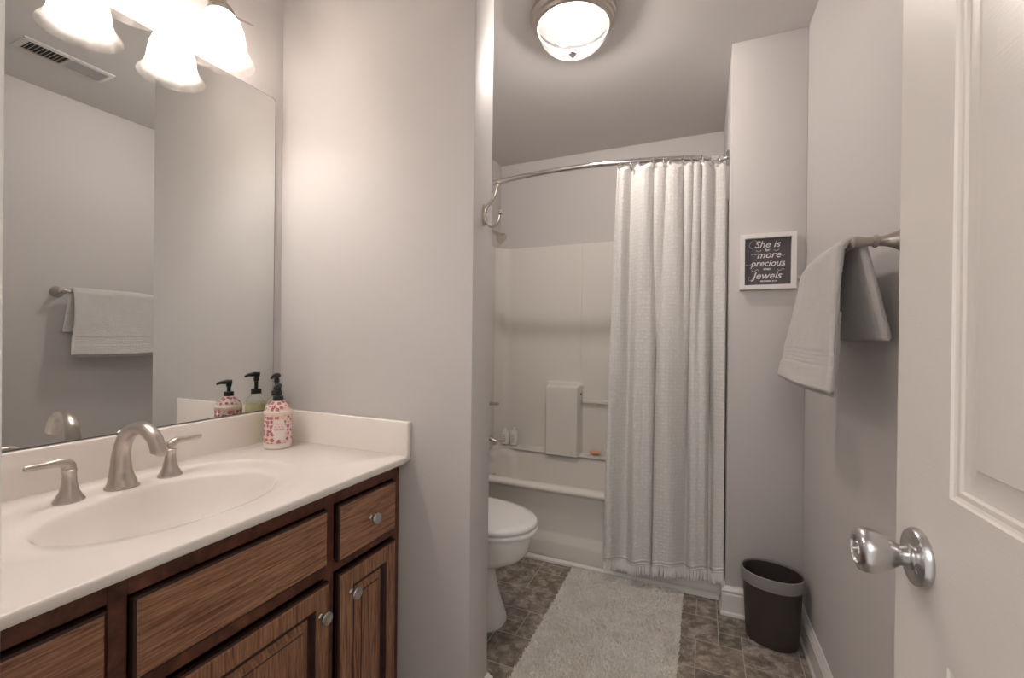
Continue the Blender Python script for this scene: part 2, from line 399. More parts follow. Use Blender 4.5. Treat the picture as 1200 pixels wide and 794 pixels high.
# back panel with a moulded shape (section in x, varies with z): built as a height field along x-z
def back_off(x, z):
    # distance of the panel face in front of the wall
    d = TH
    def sm(t): t = max(0, min(1, t)); return t * t * (3 - 2 * t)
    tw = sm((x + 1.000) / .022) * sm((-.742 - x) / .022) * sm((.872 - z) / .03)
    ledge = sm((.402 - z) / .018) * .075
    ledge2 = 0
    # right-hand recess: everything right of the column sits in a shallow frame
    d += max(tw * .098, ledge)
    if x > -.768: d += .003 * sm((x + .768) / .006)
    right = sm((x + .752) / .01)
    d += right * .03 * sm((.752 - z) / .010) * (1 - sm((.41 - z) / .02)) * 0.35
    # seam
    d -= .0015 * math.exp(-((x + .768) / .004) ** 2) if z > .86 else 0
    # rounded inside corners
    for xe in (x0, x1):
        t = abs(x - xe); R = .12
        if t < R: d += R - math.sqrt(max(0, R * R - (R - t) ** 2))
    return d
xs = sorted(set([x0 + .0 + (x1 - x0) * i / 90 for i in range(91)] + [x0 + .12 * (1 - math.cos(k * PI / 24)) for k in range(13)] + [-1.0, -.994, -.988, -.982, -.976, -.764, -.758, -.752, -.746, -.74, -.773, -.77, -.768, -.766, -.763]))
zs = sorted(set([.384 + (ZT - .384) * i / 30 for i in range(31)] + [.384 + .003 * i for i in range(10)] + [.84 + .004 * i for i in range(10)] + [.738 + .004 * i for i in range(6)]))
g = G(); rows = []
for z in zs: rows.append([(x, YB - .0015 - min(back_off(x, z), .2), z) for x in xs])
g.loft(rows, closed=False)
# top lip back to wall
g.loft([rows[-1], [(x, YB - .001, ZT + .004) for x in xs]], closed=False)
g.build('back_panel', 'tub_acrylic', su, angle=60)
for nm, xa, sg in (('left', XW + .002, 1), ('right', XS - .002, -1)):
    g = G(); g.box(min(xa, xa + sg * TH), max(xa, xa + sg * TH), YT + .03, YB - .12, .384, ZT, .006, 3)
    g.build('side_panel', 'tub_acrylic', su)
g = G(); g.box(-.742, XS - .03, YB - .062, YB - .03, .738, .766, .006, 3); g.build('accessory_bar', 'tub_acrylic', su)
g = G(); g.lathe([(.009, 0), (.011, .002), (.007, .005)], (-.7455, YB - .085, .80), (1, 0, 0), 16); g.build('bar_socket', 'fan_dark', su)

def tube_thing(name, label, cat, loc): return thing(name, label, cat, loc)
SX = XW + TH + .003   # face of the plumbing wall panel
t = thing('shower_fitting', 'small bell-shaped metal shower head on a bent arm above the tub', 'shower head', (XW + .001, 2.59, 1.885))
g = G(); g.lathe([(.028, 0), (.030, .004), (.022, .010), (.010, .012)], (XW + .001, 2.59, 1.885), (1, 0, 0)); g.build('flange', 'nickel', t)
g = G(); g.tube(catmull([(XW + .008, 2.59, 1.885), (XW + .06, 2.59, 1.887), (XW + .11, 2.59, 1.870), (XW + .150, 2.59, 1.845)], 6), .0095); g.build('arm', 'nickel', t)
g = G(); g.lathe([(.010, -.012), (.013, 0), (.014, .012), (.022, .022), (.034, .040), (.037, .052), (.036, .060), (.030, .062)], (XW + .148, 2.59, 1.848), (.72, 0, -.69)); g.build('spray_head', 'nickel', t)
t = thing('shower_valve', 'dark metal shower valve with a lever handle on the tub end wall', 'valve', (SX, 2.59, .735))
g = G(); g.lathe([(.078, 0), (.078, .004), (.06, .010), (.03, .014), (.026, .055), (.022, .062)], (SX, 2.59, .735), (1, 0, 0)); g.build('valve_plate', 'nickel', t)
g = G(); g.tube([(SX + .058, 2.59, .735), (SX + .10, 2.585, .74), (SX + .16, 2.575, .744)], [.015, .012, .009]); g.build('lever', 'nickel', t)
t = thing('tub_spout', 'stubby metal tub spout below the lever valve', 'spout', (SX, 2.59, .50))
g = G(); g.tube([(SX, 2.59, .505), (SX + .06, 2.59, .505), (SX + .11, 2.59, .502), (SX + .142, 2.59, .488)], [.030, .028, .026, .020], 16); g.build('spout', 'nickel', t)

# shampoo bottles and soap on the tub ledge
def small_bottle(x, y, h, r, label):
    t = thing('shampoo_bottle', label, 'bottle', (x, y, .404), 0, 'shampoo bottles on the tub ledge')
    g = G(); g.loft([super_ring(x, y, r * k, r * .62 * k, .404 + z, 24, 2.6) for z, k in ((0, .9), (.004, 1), (h * .7, 1), (h * .8, .8), (h * .86, .45))]); g.build('body', 'white_plastic', t)
    g = G(); g.lathe([(r * .42, 0), (r * .42, h * .13), (r * .36, h * .14)], (x, y, .404 + h * .855)); g.build('cap', 'white_plastic', t)
    g = G(); 
    for k in range(5): g.box(x - r * .5, x + r * .5 * (.4 + .6 * random.random()), y - r * .62 - .001, y - r * .60, .404 + h * (.15 + .1 * k), .404 + h * (.15 + .1 * k) + .003)
    g.build('label_print', 'label_print', t)
small_bottle(-1.305, YB - .06, .115, .026, 'left small white bottle standing in the tub ledge corner')
small_bottle(-1.240, YB - .055, .125, .026, 'right small white bottle on the tub ledge, slightly taller')
o = G().sphere((-.652, YB - .058, .4165), .035, (1.15, .62, .33)).build('soap_bar', 'soap_orange'); tag(o, 'orange oval soap bar on the tub ledge beside the curtain', 'soap')

# curved curtain rod
RA, RB, RC0 = .34, 0., 0.
ZR = 2.0
def rody(x):
    xm, half = (XW + XS) / 2 + .02, (XS - XW) / 2
    return 2.083 + .158 * ((x - xm) / half) ** 2
t = thing('curtain_rod', 'chrome curved shower curtain rod bowing out above the tub', 'rod', (cx, rody(cx), ZR))
g = G(); n = 40; g.tube([(XW + .004 + (XS - XW - .008) * i / n, rody(XW + (XS - XW) * i / n), ZR) for i in range(n + 1)], .0125, 16); g.build('rod', 'chrome', t)
for xe, s_ in ((XS - .001, -1), (XW + .001, 1)):
    g = G(); g.lathe([(.034, 0), (.036, .005), (.030, .010), (.018, .014), (.016, .035), (.013, .040)], (xe, rody(xe), ZR), (s_, -.15, 0)); g.build('flange', 'chrome', t)

# curtain
ct = thing('shower_curtain', 'white dotted cotton shower curtain with a tasselled hem gathered to the right', 'curtain', (-.15, 2.15, .06))
NU, NV = 260, 70
ZC0, ZC1 = .105, 1.985
def cpoint(u, v):
    # u along cloth 0..1, v 0 bottom .. 1 top
    z = ZC0 + (ZC1 - ZC0) * v + .040 * u * (1 - v) ** 3
    xl = -.382 - .044 * (1 - v) ** .8; xr = .083 + .010 * (1 - v)
    # folds: phases merge from nine small ones on top to four wide ones at the hem
    w_ = max(0, min(1, (v - .38) / .6)); w_ = w_ * w_ * (3 - 2 * w_)
    uu_ = u + .012 * math.sin(2.3 * u * 2 * PI + 1)
    ph_b = 2 * PI * (4 * uu_ + .06 * math.sin(5 * u * PI) - .12); ph_t = 2 * PI * (8 * u + .35 * math.sin(7 * u + 1.2) + .2 * math.sin(17 * u))
    fb = math.cos(ph_b); fb = 1 - 2 * abs(math.sin(ph_b / 2)) ** 3.0; ft = math.cos(ph_t)
    amp = (1 - w_) * .034 * fb + w_ * (.017 + .006 * math.sin(11 * u)) * ft + .006 * math.sin(ph_b * 2.5 + 4 * v) * (1 - w_) + .004 * math.sin(23 * u + 9 * v)
    sx = ((1 - w_) * .016 * math.sin(ph_b) + w_ * .010 * math.sin(ph_t))
    x = xl + (xr - xl) * (u ** .97) + sx * math.sin(PI * u) ** .5
    yb = 2.132 + .040 * u; yt = rody(x) ; k = v ** 2.2
    y = yb * (1 - k) + yt * k - amp
    # scalloped drop between rings
    if v > .97: z -= .008 * (1 - math.cos(2 * PI * 10 * u)) * (v - .97) / .03
    y = min(y, 2.188 + .16 * max(0, v - .25))
    z += .012 * math.sin(ph_b + 1) * (1 - v) ** 4
    return Vector((min(x, XS - .006), y, z))
bm = bmesh.new(); uvl = bm.loops.layers.uv.new('UVMap')
grid = [[bm.verts.new(cpoint(i / NU, j / NV)) for i in range(NU + 1)] for j in range(NV + 1)]
for j in range(NV):
    for i in range(NU):
        f = bm.faces.new((grid[j][i], grid[j][i + 1], grid[j + 1][i + 1], grid[j + 1][i]))
        for lp, (a, b_) in zip(f.loops, ((i, j), (i + 1, j), (i + 1, j + 1), (i, j + 1))): lp[uvl].uv = (a / NU * .85, b_ / NV * 1.88)
g = G(); g.bm.free(); g.bm = bm; o = g.build('cloth', 'curtain_cloth', ct, weld=False, angle=80)
md = o.modifiers.new('thick', 'SOLIDIFY'); md.thickness = .0018
g = G(); NT = 130
for i in range(NT):
    u = (i + .5) / NT; p = cpoint(u, 0); q = cpoint(min(1, u + .004), 0)
    l = .042 + .012 * random.random(); dx, dy = random.uniform(-.004, .004), random.uniform(-.003, .003)
    g.tube([p + Vector((0, 0, .004)), p + Vector((dx * .3, dy * .3, -l * .4)), p + Vector((dx, dy, -l))], [.0026, .0034, .0018], 5)
tag(g.build('fringe', 'fringe_cotton', ct), None, None, None, 'stuff')
g = G()
for dz in (.0, .014): g.tube([cpoint(i / 120, 0) + Vector((0, -.001, .006 + dz)) for i in range(121)], .0024, 6)
g.build('hem_band', 'fringe_cotton', ct)
# rings
ring0 = None
for k in range(11):
    u = (k + .5) / 11; p = cpoint(u, .995); x = p.x
    if ring0 is None:
        r_ = thing('curtain_ring', 'small metal curtain ring hooked over the curved rod', 'curtain ring', (0, 0, 0), 0, 'curtain rings on the rod')
        g = G(); g.torus((0, 0, -.006), .0195, .0016, (1, 0, .0), 24, 6); a_ = g.build('ring', 'chrome', r_)
        g = G(); g.sphere((0, -.020, -.018), .0058, (1, 1, 1), 10, 8); b2 = g.build('roller_ball', 'chrome', r_)
        ring0 = (r_, a_, b2); rt = r_
    else:
        rt = ring0[0].copy(); COL.objects.link(rt)
        for c_ in ring0[1:]: cc = c_.copy(); COL.objects.link(cc); cc.parent = rt
    rt.location = (x, rody(x), ZR); rt.rotation_euler = (0, 0, random.uniform(-.25, .25))

# ------------------------------------------------------------------ toilet
TY = 1.645
t = thing('toilet', 'white toilet with closed lid half hidden behind the partition wall', 'toilet', (-1.0, TY, 0))
g = G(); R = []
for z, xb, xf, hw, ee in [(.001, -1.26, -.735, .118, 2.6), (.02, -1.26, -.738, .118, 2.6), (.05, -1.26, -.750, .112, 2.5), (.12, -1.26, -.772, .104, 2.4), (.19, -1.26, -.785, .100, 2.3),
                          (.225, -1.27, -.782, .106, 2.2), (.245, -1.27, -.755, .124, 2.1), (.262, -1.27, -.705, .148, 2.1), (.282, -1.27, -.660, .166, 2.1), (.305, -1.27, -.640, .173, 2.1), (.35, -1.27, -.628, .177, 2.1), (.385, -1.27, -.623, .178, 2.1), (.392, -1.265, -.630, .172, 2.1)]:
    xm = -1.0 if z > .2 else -1.0
    R.append(super_ring(xm, TY, xm - xb, hw, z, 56, ee, xf - xm))
g.loft(R); g.build('bowl', 'porcelain', t, angle=60)
def egg(s_, z, dx=0): return super_ring(-.92, TY, (.215 + dx) * s_, .184 * s_, z, 56, 2.15, (.318) * s_)
g = G(); g.loft([egg(.97, .3925), egg(1.0, .397), egg(1.0, .407), egg(.985, .412)]); sp = g.build('seat', 'seat_plastic', t, angle=60)
g = G(); g.loft([egg(.972, .4145), egg(.995, .419), egg(.995, .428), egg(.97, .436), egg(.85, .440), egg(.4, .443)]); g.build('lid', 'seat_plastic', t, angle=60)
g = G(); g.box(-1.365, -1.175, TY - .20, TY + .20, .385, .70, .03, 4); g.build('tank', 'porcelain', t)
g = G(); g.box(-1.372, -1.165, TY - .21, TY + .21, .702, .735, .012, 3); g.build('tank_lid', 'porcelain', t)
g = G(); g.lathe([(.012, 0), (.012, .01), (.009, .018)], (-1.175, TY - .14, .65), (1, 0, 0)); g.tube([(-1.158, TY - .14, .65), (-1.156, TY - .10, .648), (-1.157, TY - .07, .644)], [.006, .006, .008]); g.build('flush_handle', 'chrome', t)

# ------------------------------------------------------------------ bath mat with shag pile
MX0, MX1, MY0, MY1 = -.595, -.072, 1.27, 2.172
t = thing('bath_mat', 'cream shaggy bath mat on the floor in front of the tub', 'bath mat', ((MX0 + MX1) / 2, (MY0 + MY1) / 2, 0))
g = G(); n1, n2 = 40, 60; rows = []
def mh(x, y): return .012 + .004 * noise.noise(Vector((x * 18, y * 18, 0))) + .003 * noise.noise(Vector((x * 50, y * 50, 3)))
g.loft([rrect((MX0 + MX1) / 2, (MY0 + MY1) / 2, (MX1 - MX0) / 2 - .004, (MY1 - MY0) / 2 - .004, .02, z) for z in (.001, .008)]); g.build('backing', 'mat_pile', t)
verts, faces = [], []
rnd = random.Random(3)
for k in range(60000):
    x = rnd.uniform(MX0, MX1); y = rnd.uniform(MY0, MY1); a = rnd.uniform(0, 2 * PI)
    e_ = min(x - MX0, MX1 - x, y - MY0, MY1 - y); 
    lx, ly = .008 * rnd.uniform(-1, 1), .008 * rnd.uniform(-1, 1)
    h = mh(x, y) + rnd.uniform(.004, .009) * min(1, .4 + e_ * 25); w = .0018
    dx, dy = w * math.cos(a), w * math.sin(a); b_ = len(verts)
    verts += [(x - dx, y - dy, .004), (x + dx, y + dy, .004), (x + dx * .8 + lx * .6, y + dy * .8 + ly * .6, h * .8), (x - dx * .8 + lx * .6, y - dy * .8 + ly * .6, h * .8), (x + lx, y + ly, h)]
    faces += [(b_, b_ + 1, b_ + 2, b_ + 3), (b_ + 3, b_ + 2, b_ + 4)]
me = bpy.data.meshes.new('pile'); me.from_pydata(verts, [], faces); me.materials.append(MATS['mat_pile']); me.transform(rootmat(t).inverted())
o = bpy.data.objects.new('pile', me); COL.objects.link(o); o.parent = t; o['kind'] = 'stuff'

# ------------------------------------------------------------------ waste bin
t = thing('waste_bin', 'dark brown oval waste bin with a grey rim band in the far corner', 'bin', (.256, 1.982, 0), math.radians(-14))
def oval(a, b, z, dy=0): return super_ring(0, dy, a, b, z, 56, 2.15)
g = G(); g.loft([oval(.080, .056, .001), oval(.088, .062, .008), oval(.092, .067, .05), oval(.101, .081, .225), oval(.103, .083, .27), oval(.099, .079, .27), oval(.096, .076, .22), oval(.084, .059, .012)]); g.build('body', 'bin_brown', t, local=True, angle=50)
g = G(); g.loft([oval(.103, .083, .228), oval(.1065, .0865, .230), oval(.109, .089, .268), oval(.108, .088, .274), oval(.1045, .0845, .276), oval(.1035, .0835, .270), oval(.1035, .0835, .228)], False, False); g.build('rim_band', 'bin_band', t, local=True, angle=50)

# ------------------------------------------------------------------ framed lettering
PX0, PX1, PZ0, PZ1 = .137, .341, 1.382, 1.612; PD = .028
t = thing('framed_sign', 'white box frame holding dark grey board with white hand lettering', 'picture', ((PX0 + PX1) / 2, YS, PZ0))
g = G(); w_ = .0185
rings = []
for i, yy in ((0, YS - .001), (0, YS - PD + .001), (.001, YS - PD), (w_ - .001, YS - PD), (w_, YS - PD + .001), (w_, YS - .008)):
    rings.append([(PX0 + i, yy, PZ0 + i), (PX1 - i, yy, PZ0 + i), (PX1 - i, yy, PZ1 - i), (PX0 + i, yy, PZ1 - i)])
g.loft(rings, False, False); g.build('frame', 'frame_white', t, smooth=False)
g = G(); g.box(PX0 + .004, PX1 - .004, YS - .010, YS - .002, PZ0 + .004, PZ1 - .004); bd = g.build('board', 'chalkboard', t, smooth=False)
yl = YS - .0108
def line_text(s_, x, z, size, sh=.25, wx=1., th=.00035):
    cu = bpy.data.curves.new('lettering', 'FONT'); cu.body = s_; cu.size = size; cu.shear = sh; cu.align_x = 'CENTER'; cu.extrude = .0002; cu.offset = th; cu.resolution_u = 3
    o = bpy.data.objects.new('lettering', cu); o.location = (x, yl, z); o.rotation_euler = (PI / 2, 0, 0); o.scale = (wx, 1, 1)
    COL.objects.link(o); dg = bpy.context.evaluated_depsgraph_get(); me = bpy.data.meshes.new_from_object(o.evaluated_get(dg))
    me.transform(rootmat(t).inverted() @ Matrix.Translation((x, yl, z)) @ Matrix.Rotation(PI / 2, 4, 'X') @ Matrix.Diagonal((wx, 1, 1, 1)))
    bpy.data.objects.remove(o); me.materials.clear(); me.materials.append(MATS['lettering']); return me
xc = (PX0 + PX1) / 2
bmt = bmesh.new()
for a in (('She is', xc - .002, 1.556, .040, .3, 1.), ('far', xc, 1.541, .014, 0, 1.2), ('more', xc + .004, 1.513, .039, .3, 1.), ('precious', xc, 1.479, .037, .3, .95), ('than', xc, 1.463, .014, 0, 1.2), ('Jewels', xc - .002, 1.427, .041, .3, 1.), ('PROVERBS 31:10', xc + .006, 1.414, .0085, 0, 1.)):
    me = line_text(*a); bmt.from_mesh(me); bpy.data.meshes.remove(me)
def stroke(pts, r=.0008):
    g2 = G(); g2.tube([Vector((xc + a, yl, z)) for a, z in [(q.x, q.y) for q in catmull([(a, b, 0) for a, b in pts], 6)]], r, 5); g2.bm.verts.ensure_lookup_table()
    me = bpy.data.meshes.new('s'); g2.bm.to_mesh(me); g2.bm.free(); me.transform(rootmat(t).inverted()); bmt.from_mesh(me); bpy.data.meshes.remove(me)
for pts in ([(-.055, 1.553), (-.066, 1.562), (-.062, 1.580), (-.048, 1.588), (-.036, 1.582)], [(-.060, 1.527), (-.05, 1.531), (-.042, 1.528), (-.034, 1.533)], [(-.078, 1.488), (-.068, 1.484), (-.058, 1.490), (-.050, 1.488)],
            [(.050, 1.500), (.060, 1.490), (.062, 1.478), (.056, 1.482)], [(-.064, 1.436), (-.070, 1.428), (-.060, 1.420), (-.050, 1.432)], [(-.058, 1.464), (-.048, 1.458), (-.038, 1.466), (-.030, 1.461)], [(.034, 1.466), (.044, 1.459), (.054, 1.466), (.060, 1.462)],
            [(.022, 1.545), (.032, 1.540), (.042, 1.546)], [(-.042, 1.545), (-.032, 1.540), (-.022, 1.545)], [(.046, 1.524), (.056, 1.518), (.062, 1.524)]): stroke(pts)
me = bpy.data.meshes.new('lettering'); bmt.to_mesh(me); bmt.free(); me.materials.append(MATS['lettering'])
o = bpy.data.objects.new('lettering', me); COL.objects.link(o); o.parent = bd

# ------------------------------------------------------------------ towel bar and towel on the right wall
BX = .308; BZ = 1.388; BY0, BY1 = 1.185, 1.80
t = thing('towel_bar', 'brushed nickel towel bar with flared posts on the right wall', 'towel bar', (XR(1.5), 1.5, BZ))
g = G(); g.tube([(BX, BY0 - .006, BZ), (BX, BY1 + .006, BZ)], .0075, 14); g.build('bar', 'nickel', t)
for yy in (BY0, BY1):
    g = G(); L0 = XR(yy) - BX - .001
    g.lathe([(.029, 0), (.030, .003), (.026, .008), (.018, .020), (.0125, .036), (.0105, .050), (.0140, .052), (.0145, .055), (.0140, .058), (.0100, .060), (.0105, L0 - .012), (.0125, L0), (.012, L0 + .009), (.006, L0 + .012)], (XR(yy) - .001, yy, BZ), (-1, 0, 0), 24); g.build('post', 'nickel', t)
TY0, TY1 = 1.212, 1.655
R_ = .0165
Lf, Lb, La = .335, .215, PI * R_; Lt = Lf + Lb + La
def towel_pt(d, v):
    # d: arc length from the front hem over the bar to the back hem;  v: 0..1 along the bar
    y = TY0 + (TY1 - TY0) * v
    if d < Lf:
        k = 1 - d / Lf; x = BX - R_ - .006 - (.022 + .040 * v) * k ** 1.6 - .006 * math.sin(7 * v + 2.5 * k + .5) * k; z = BZ - (Lf - d)
        y += .050 * k * (v - .35) + .010 * math.sin(PI * min(1, k * 1.3)) * (1 - 2 * v)
        z += -.010 * k * math.sin(PI * v) + .014 * v * k
    elif d < Lf + La:
        a = (d - Lf) / R_; x = BX - R_ * math.cos(a) * 1.1; z = BZ + R_ * math.sin(a)
    else:
        k = (d - Lf - La) / Lb; x = BX + R_ + .044 * k * (1 - .3 * v); x = min(x, XR(y) - .018); z = BZ - (d - Lf - La)
        y += -.012 * k * (1 - v)
    z -= .020 * max(0, (v - .62) / .38) ** 2 * (1 - .5 * abs(d - Lf) / Lt)
    nz = noise.noise(Vector((y * 8, z * 6, 1.3))) * .007 + noise.noise(Vector((y * 26, z * 20, 4.3))) * .0022
    return Vector((x - nz * (1 if d < Lf else -.4), y, z))
def slab_cloth(d0, d1, v0, v1, h0, off=Vector(), ns=90, nv=46, base=0):
    g = G(); rows = []
    for j in range(nv + 1):
        v_ = v0 + (v1 - v0) * j / nv; e_ = min(j, nv - j) / nv * (v1 - v0) * (TY1 - TY0); hj = h0 * math.sqrt(max(.02, 1 - (1 - min(1, e_ / h0)) ** 2))
        outer, inner = [], []
        for i in range(ns + 1):
            d = d0 + (d1 - d0) * i / ns; p = towel_pt(d, v_) + off; q = towel_pt(d + .003, v_); q0 = towel_pt(d - .003, v_)
            tn = (q - q0).normalized(); nrm = Vector((-tn.z, 0, tn.x)); ed = min(d - d0, d1 - d); h = hj * math.sqrt(max(.03, 1 - (1 - min(1, ed / h0)) ** 2))
            rib = 0
            if base and .055 < d < .098: rib = .0011 * math.cos((d - .055) / .043 * 2 * PI * 4) - .0016
            fuzz = .0011 * noise.noise(p * 170) if not rib else 0
            outer.append(p + nrm * (h + rib + fuzz)); inner.append(p - nrm * (h + .0011 * noise.noise(p * 170 + Vector((5, 5, 5)))))
        rows.append(outer + inner[::-1])
    g.loft(rows); return g
tw = thing('hand_towel', 'white terry hand towel folded over the nickel towel bar', 'towel', (BX, 1.47, 1.05))
slab_cloth(0, Lt, 0, 1, .0085, base=1, ns=170, nv=80).build('cloth', 'towel_terry', tw, angle=80)
slab_cloth(.0, .20, .05, .95, .0058, Vector((.0135, .004, -.010)), ns=50, nv=50).build('inner_fold', 'towel_terry', tw, angle=80)

# ------------------------------------------------------------------ robe hook on the partition end
hy0 = YP + .062
t = thing('robe_hook', 'nickel double robe hook on the end of the partition wall', 'hook', (XP, hy0, 1.51))
g = G(); g.loft([[(XP + .0005 + d, hy0 + yy * k, 1.537 + zz * k) for yy, zz in [(.011 * math.cos(a), .030 * math.sin(a) * (1.0 if abs(math.sin(a)) < .9 else 1.08)) for a in [2 * PI * i / 24 for i in range(24)]]] for d, k in ((0, 1), (.004, 1), (.007, .8), (.008, .5))]); g.build('mounting_plate', 'nickel', t)
g = G(); P_ = catmull([(XP + .006, hy0, 1.545), (XP + .012, hy0, 1.56), (XP + .034, hy0, 1.585), (XP + .042, hy0, 1.605), (XP + .046, hy0, 1.622)], 6); g.tube(P_, lerpl([.006, .005, .0045, .0045, .005], len(P_) - 1), 10); g.sphere((XP + .047, hy0, 1.626), .0085, (1, 1, .7)); g.build('upper_hook', 'nickel', t)
g = G(); P_ = catmull([(XP + .006, hy0, 1.530), (XP + .012, hy0, 1.512), (XP + .028, hy0, 1.500), (XP + .047, hy0, 1.510), (XP + .054, hy0, 1.532)], 6); g.tube(P_, .0042, 10); g.sphere((XP + .055, hy0, 1.539), .0065); g.build('lower_hook', 'nickel', t)

# ------------------------------------------------------------------ ceiling light and vent
LX, LY = -.482, 1.675
t = thing('ceiling_light', 'round flush ceiling light with ribbed glass dome and nickel ring', 'ceiling light', (LX, LY, C - .001))
g = G(); g.lathe([(.160, 0), (.166, -.004), (.166, -.022), (.160, -.029), (.158, -.038), (.150, -.043), (.147, -.054), (.140, -.057), (.136, -.052)], (LX, LY, C - .001), seg=64, cap1=False); g.build('ring', 'nickel', t)
g = G(); pr = [(.137, -.046), (.136, -.060), (.130, -.080), (.118, -.102), (.098, -.122), (.070, -.138), (.040, -.147), (.012, -.150)]
g.lathe(pr, (LX, LY, C - .001), seg=120, cap0=False, flute=(60, .006)); g.build('glass_dome', 'ribbed_glass', t, angle=80)
g = G(); g.lathe([(.004, -.146), (.014, -.151), (.015, -.156), (.009, -.161), (.006, -.167), (.002, -.171)], (LX, LY, C - .001), seg=20); g.build('finial', 'nickel', t)
g = G(); g.lathe([(.02, -.004), (.10, -.004), (.142, -.030), (.142, -.026), (.10, .0), (.02, .0)], (LX, LY, C - .003), seg=48); g.build('reflector_pan', 'pan_bronze', t)
for dx in (-.036, .036):
    g = G(); g.sphere((LX + dx, LY + .01, C - .082), .025, (1.2, 1, 1), 16, 10); g.build('bulb', 'ceiling_bulb_glow', t)

VX0, VX1, VY0, VY1 = -.098, .044, .895, 1.212
t = thing('ceiling_vent', 'white louvred ceiling register seen in the mirror', 'vent', ((VX0 + VX1) / 2, (VY0 + VY1) / 2, C - .001))
g = G(); rings = []
for i, z in ((0, C - .001), (.001, C - .006), (.014, C - .010), (.022, C - .009), (.022, C - .001)): rings.append([(VX0 + i, VY0 + i, z), (VX1 - i, VY0 + i, z), (VX1 - i, VY1 - i, z), (VX0 + i, VY1 - i, z)])
g.loft(rings, False, False); g.box(VX0 + .022, VX1 - .022, (VY0 + VY1) / 2 - .003, (VY0 + VY1) / 2 + .003, C - .010, C - .002); g.build('frame', 'ceiling_paint', t, smooth=False)
g = G(); g.box(VX0 + .02, VX1 - .02, VY0 + .02, VY1 - .02, C - .003, C - .0015); g.build('duct_opening', 'fan_dark', t, smooth=False)
n = 20
for i in range(n):
    y = VY0 + .030 + (VY1 - VY0 - .060) * i / (n - 1); s_ = 1 if i < n / 2 else -1
    g = G(); g.quad([(VX0 + .022, y - .004 * s_, C - .011), (VX1 - .022, y - .004 * s_, C - .011), (VX1 - .022, y + .003 * s_, C - .003), (VX0 + .022, y + .003 * s_, C - .003)])
    o = g.build('louvre', 'ceiling_paint', t, smooth=False); md = o.modifiers.new('s', 'SOLIDIFY'); md.thickness = .0012

# ------------------------------------------------------------------ vanity cabinet
CY0, CY1 = .121, 1.115; FXF = -.860; FRX = -.842   # cabinet ends, face-frame front plane, overlay front plane
t = thing('vanity_cabinet', 'dark stained wooden vanity cabinet under the cream countertop', 'cabinet', (XW, (CY0 + CY1) / 2, 0))
g = G()
g.box(XW + .002, FXF - .018, CY0, CY0 + .016, .0, .786); g.box(XW + .002, FXF - .018, CY1 - .016, CY1 - .001, .0, .786)
g.box(XW + .002, XW + .008, CY0, CY1, .1, .786); g.box(XW + .002, FXF - .018, CY0, CY1 - .001, .098, .112); g.box(FXF - .075, FXF - .06, CY0, CY1 - .001, 0, .1)
g.build('carcass', 'wood_frame', t, smooth=False)
g = G(); ST = [(CY0, .150), (.385, .412), (.822, .852), (1.083, CY1 - .001)]
for a, b_ in ST: g.box(FXF - .018, FXF, a, b_, .098, .786, .0015, 1)
for z0, z1 in ((.742, .786), (.568, .600), (.098, .13)):
    for a, b_ in ((.150, .385), (.412, .822), (.852, 1.083)): g.box(FXF - .018, FXF - .0004, a, b_, z0, z1)
g.build('face_frame', 'wood_frame', t)
def knob(y, z, parent):
    g = G(); g.lathe([(.0075, 0), (.0075, .002), (.0045, .005), (.0045, .012), (.010, .017), (.0155, .020), (.0160, .023), (.0145, .0255), (.006, .027)], (FRX, y, z), (1, 0, 0), 24); g.build('knob', 'satin_steel', parent)
def slab(name, y0, y1, z0, z1, kn=None):
    g = G(); ring_panel(g, y0, y1, z0, z1, [(.0, FXF + .0003), (.0, FRX - .006, 1), (.003, FRX - .0035, 1), (.004, FRX - .003, 1), (.0075, FRX), (.009, FRX)]); o = g.build(name, ['wood_horizontal', 'wood_glaze'], t, angle=20)
    if kn: knob(*kn, o)
def cdoor(y0, y1, z0, z1, kn):
    w_ = .046
    g = G(); ring_panel(g, y0, y1, z0, z1, [(.0, FXF + .0003), (.0, FRX - .006, 1), (.003, FRX - .0035, 1), (.004, FRX - .003, 1), (.0075, FRX), (w_, FRX), (w_ + .003, FRX - .004, 1), (w_ + .006, FRX - .010, 1), (w_ + .012, FRX - .0115, 1)]); 
    o = g.build('door', ['wood_vertical', 'wood_glaze'], t, angle=20)
    g = G(); i = w_ + .009; ring_panel(g, y0, y1, z0, z1, [(i, FRX - .012), (i, FRX - .0105, 1), (i + .006, FRX - .010, 1), (i + .024, FRX - .003), (i + .026, FRX - .001, 1), (i + .028, FRX - .0008)]); g.build('raised_panel', ['wood_vertical', 'wood_glaze'], o, angle=15)
    knob(*kn, o)
slab('drawer', .855, 1.081, .592, .738, (.968, .668))
slab('false_drawer_front', .414, .819, .601, .739)
slab('drawer', .153, .379, .592, .738, (.266, .668))
cdoor(.857, 1.083, .118, .560, (.895, .500)); cdoor(.414, .826, .118, .560, (.794, .492)); cdoor(.153, .379, .118, .560, (.340, .492))

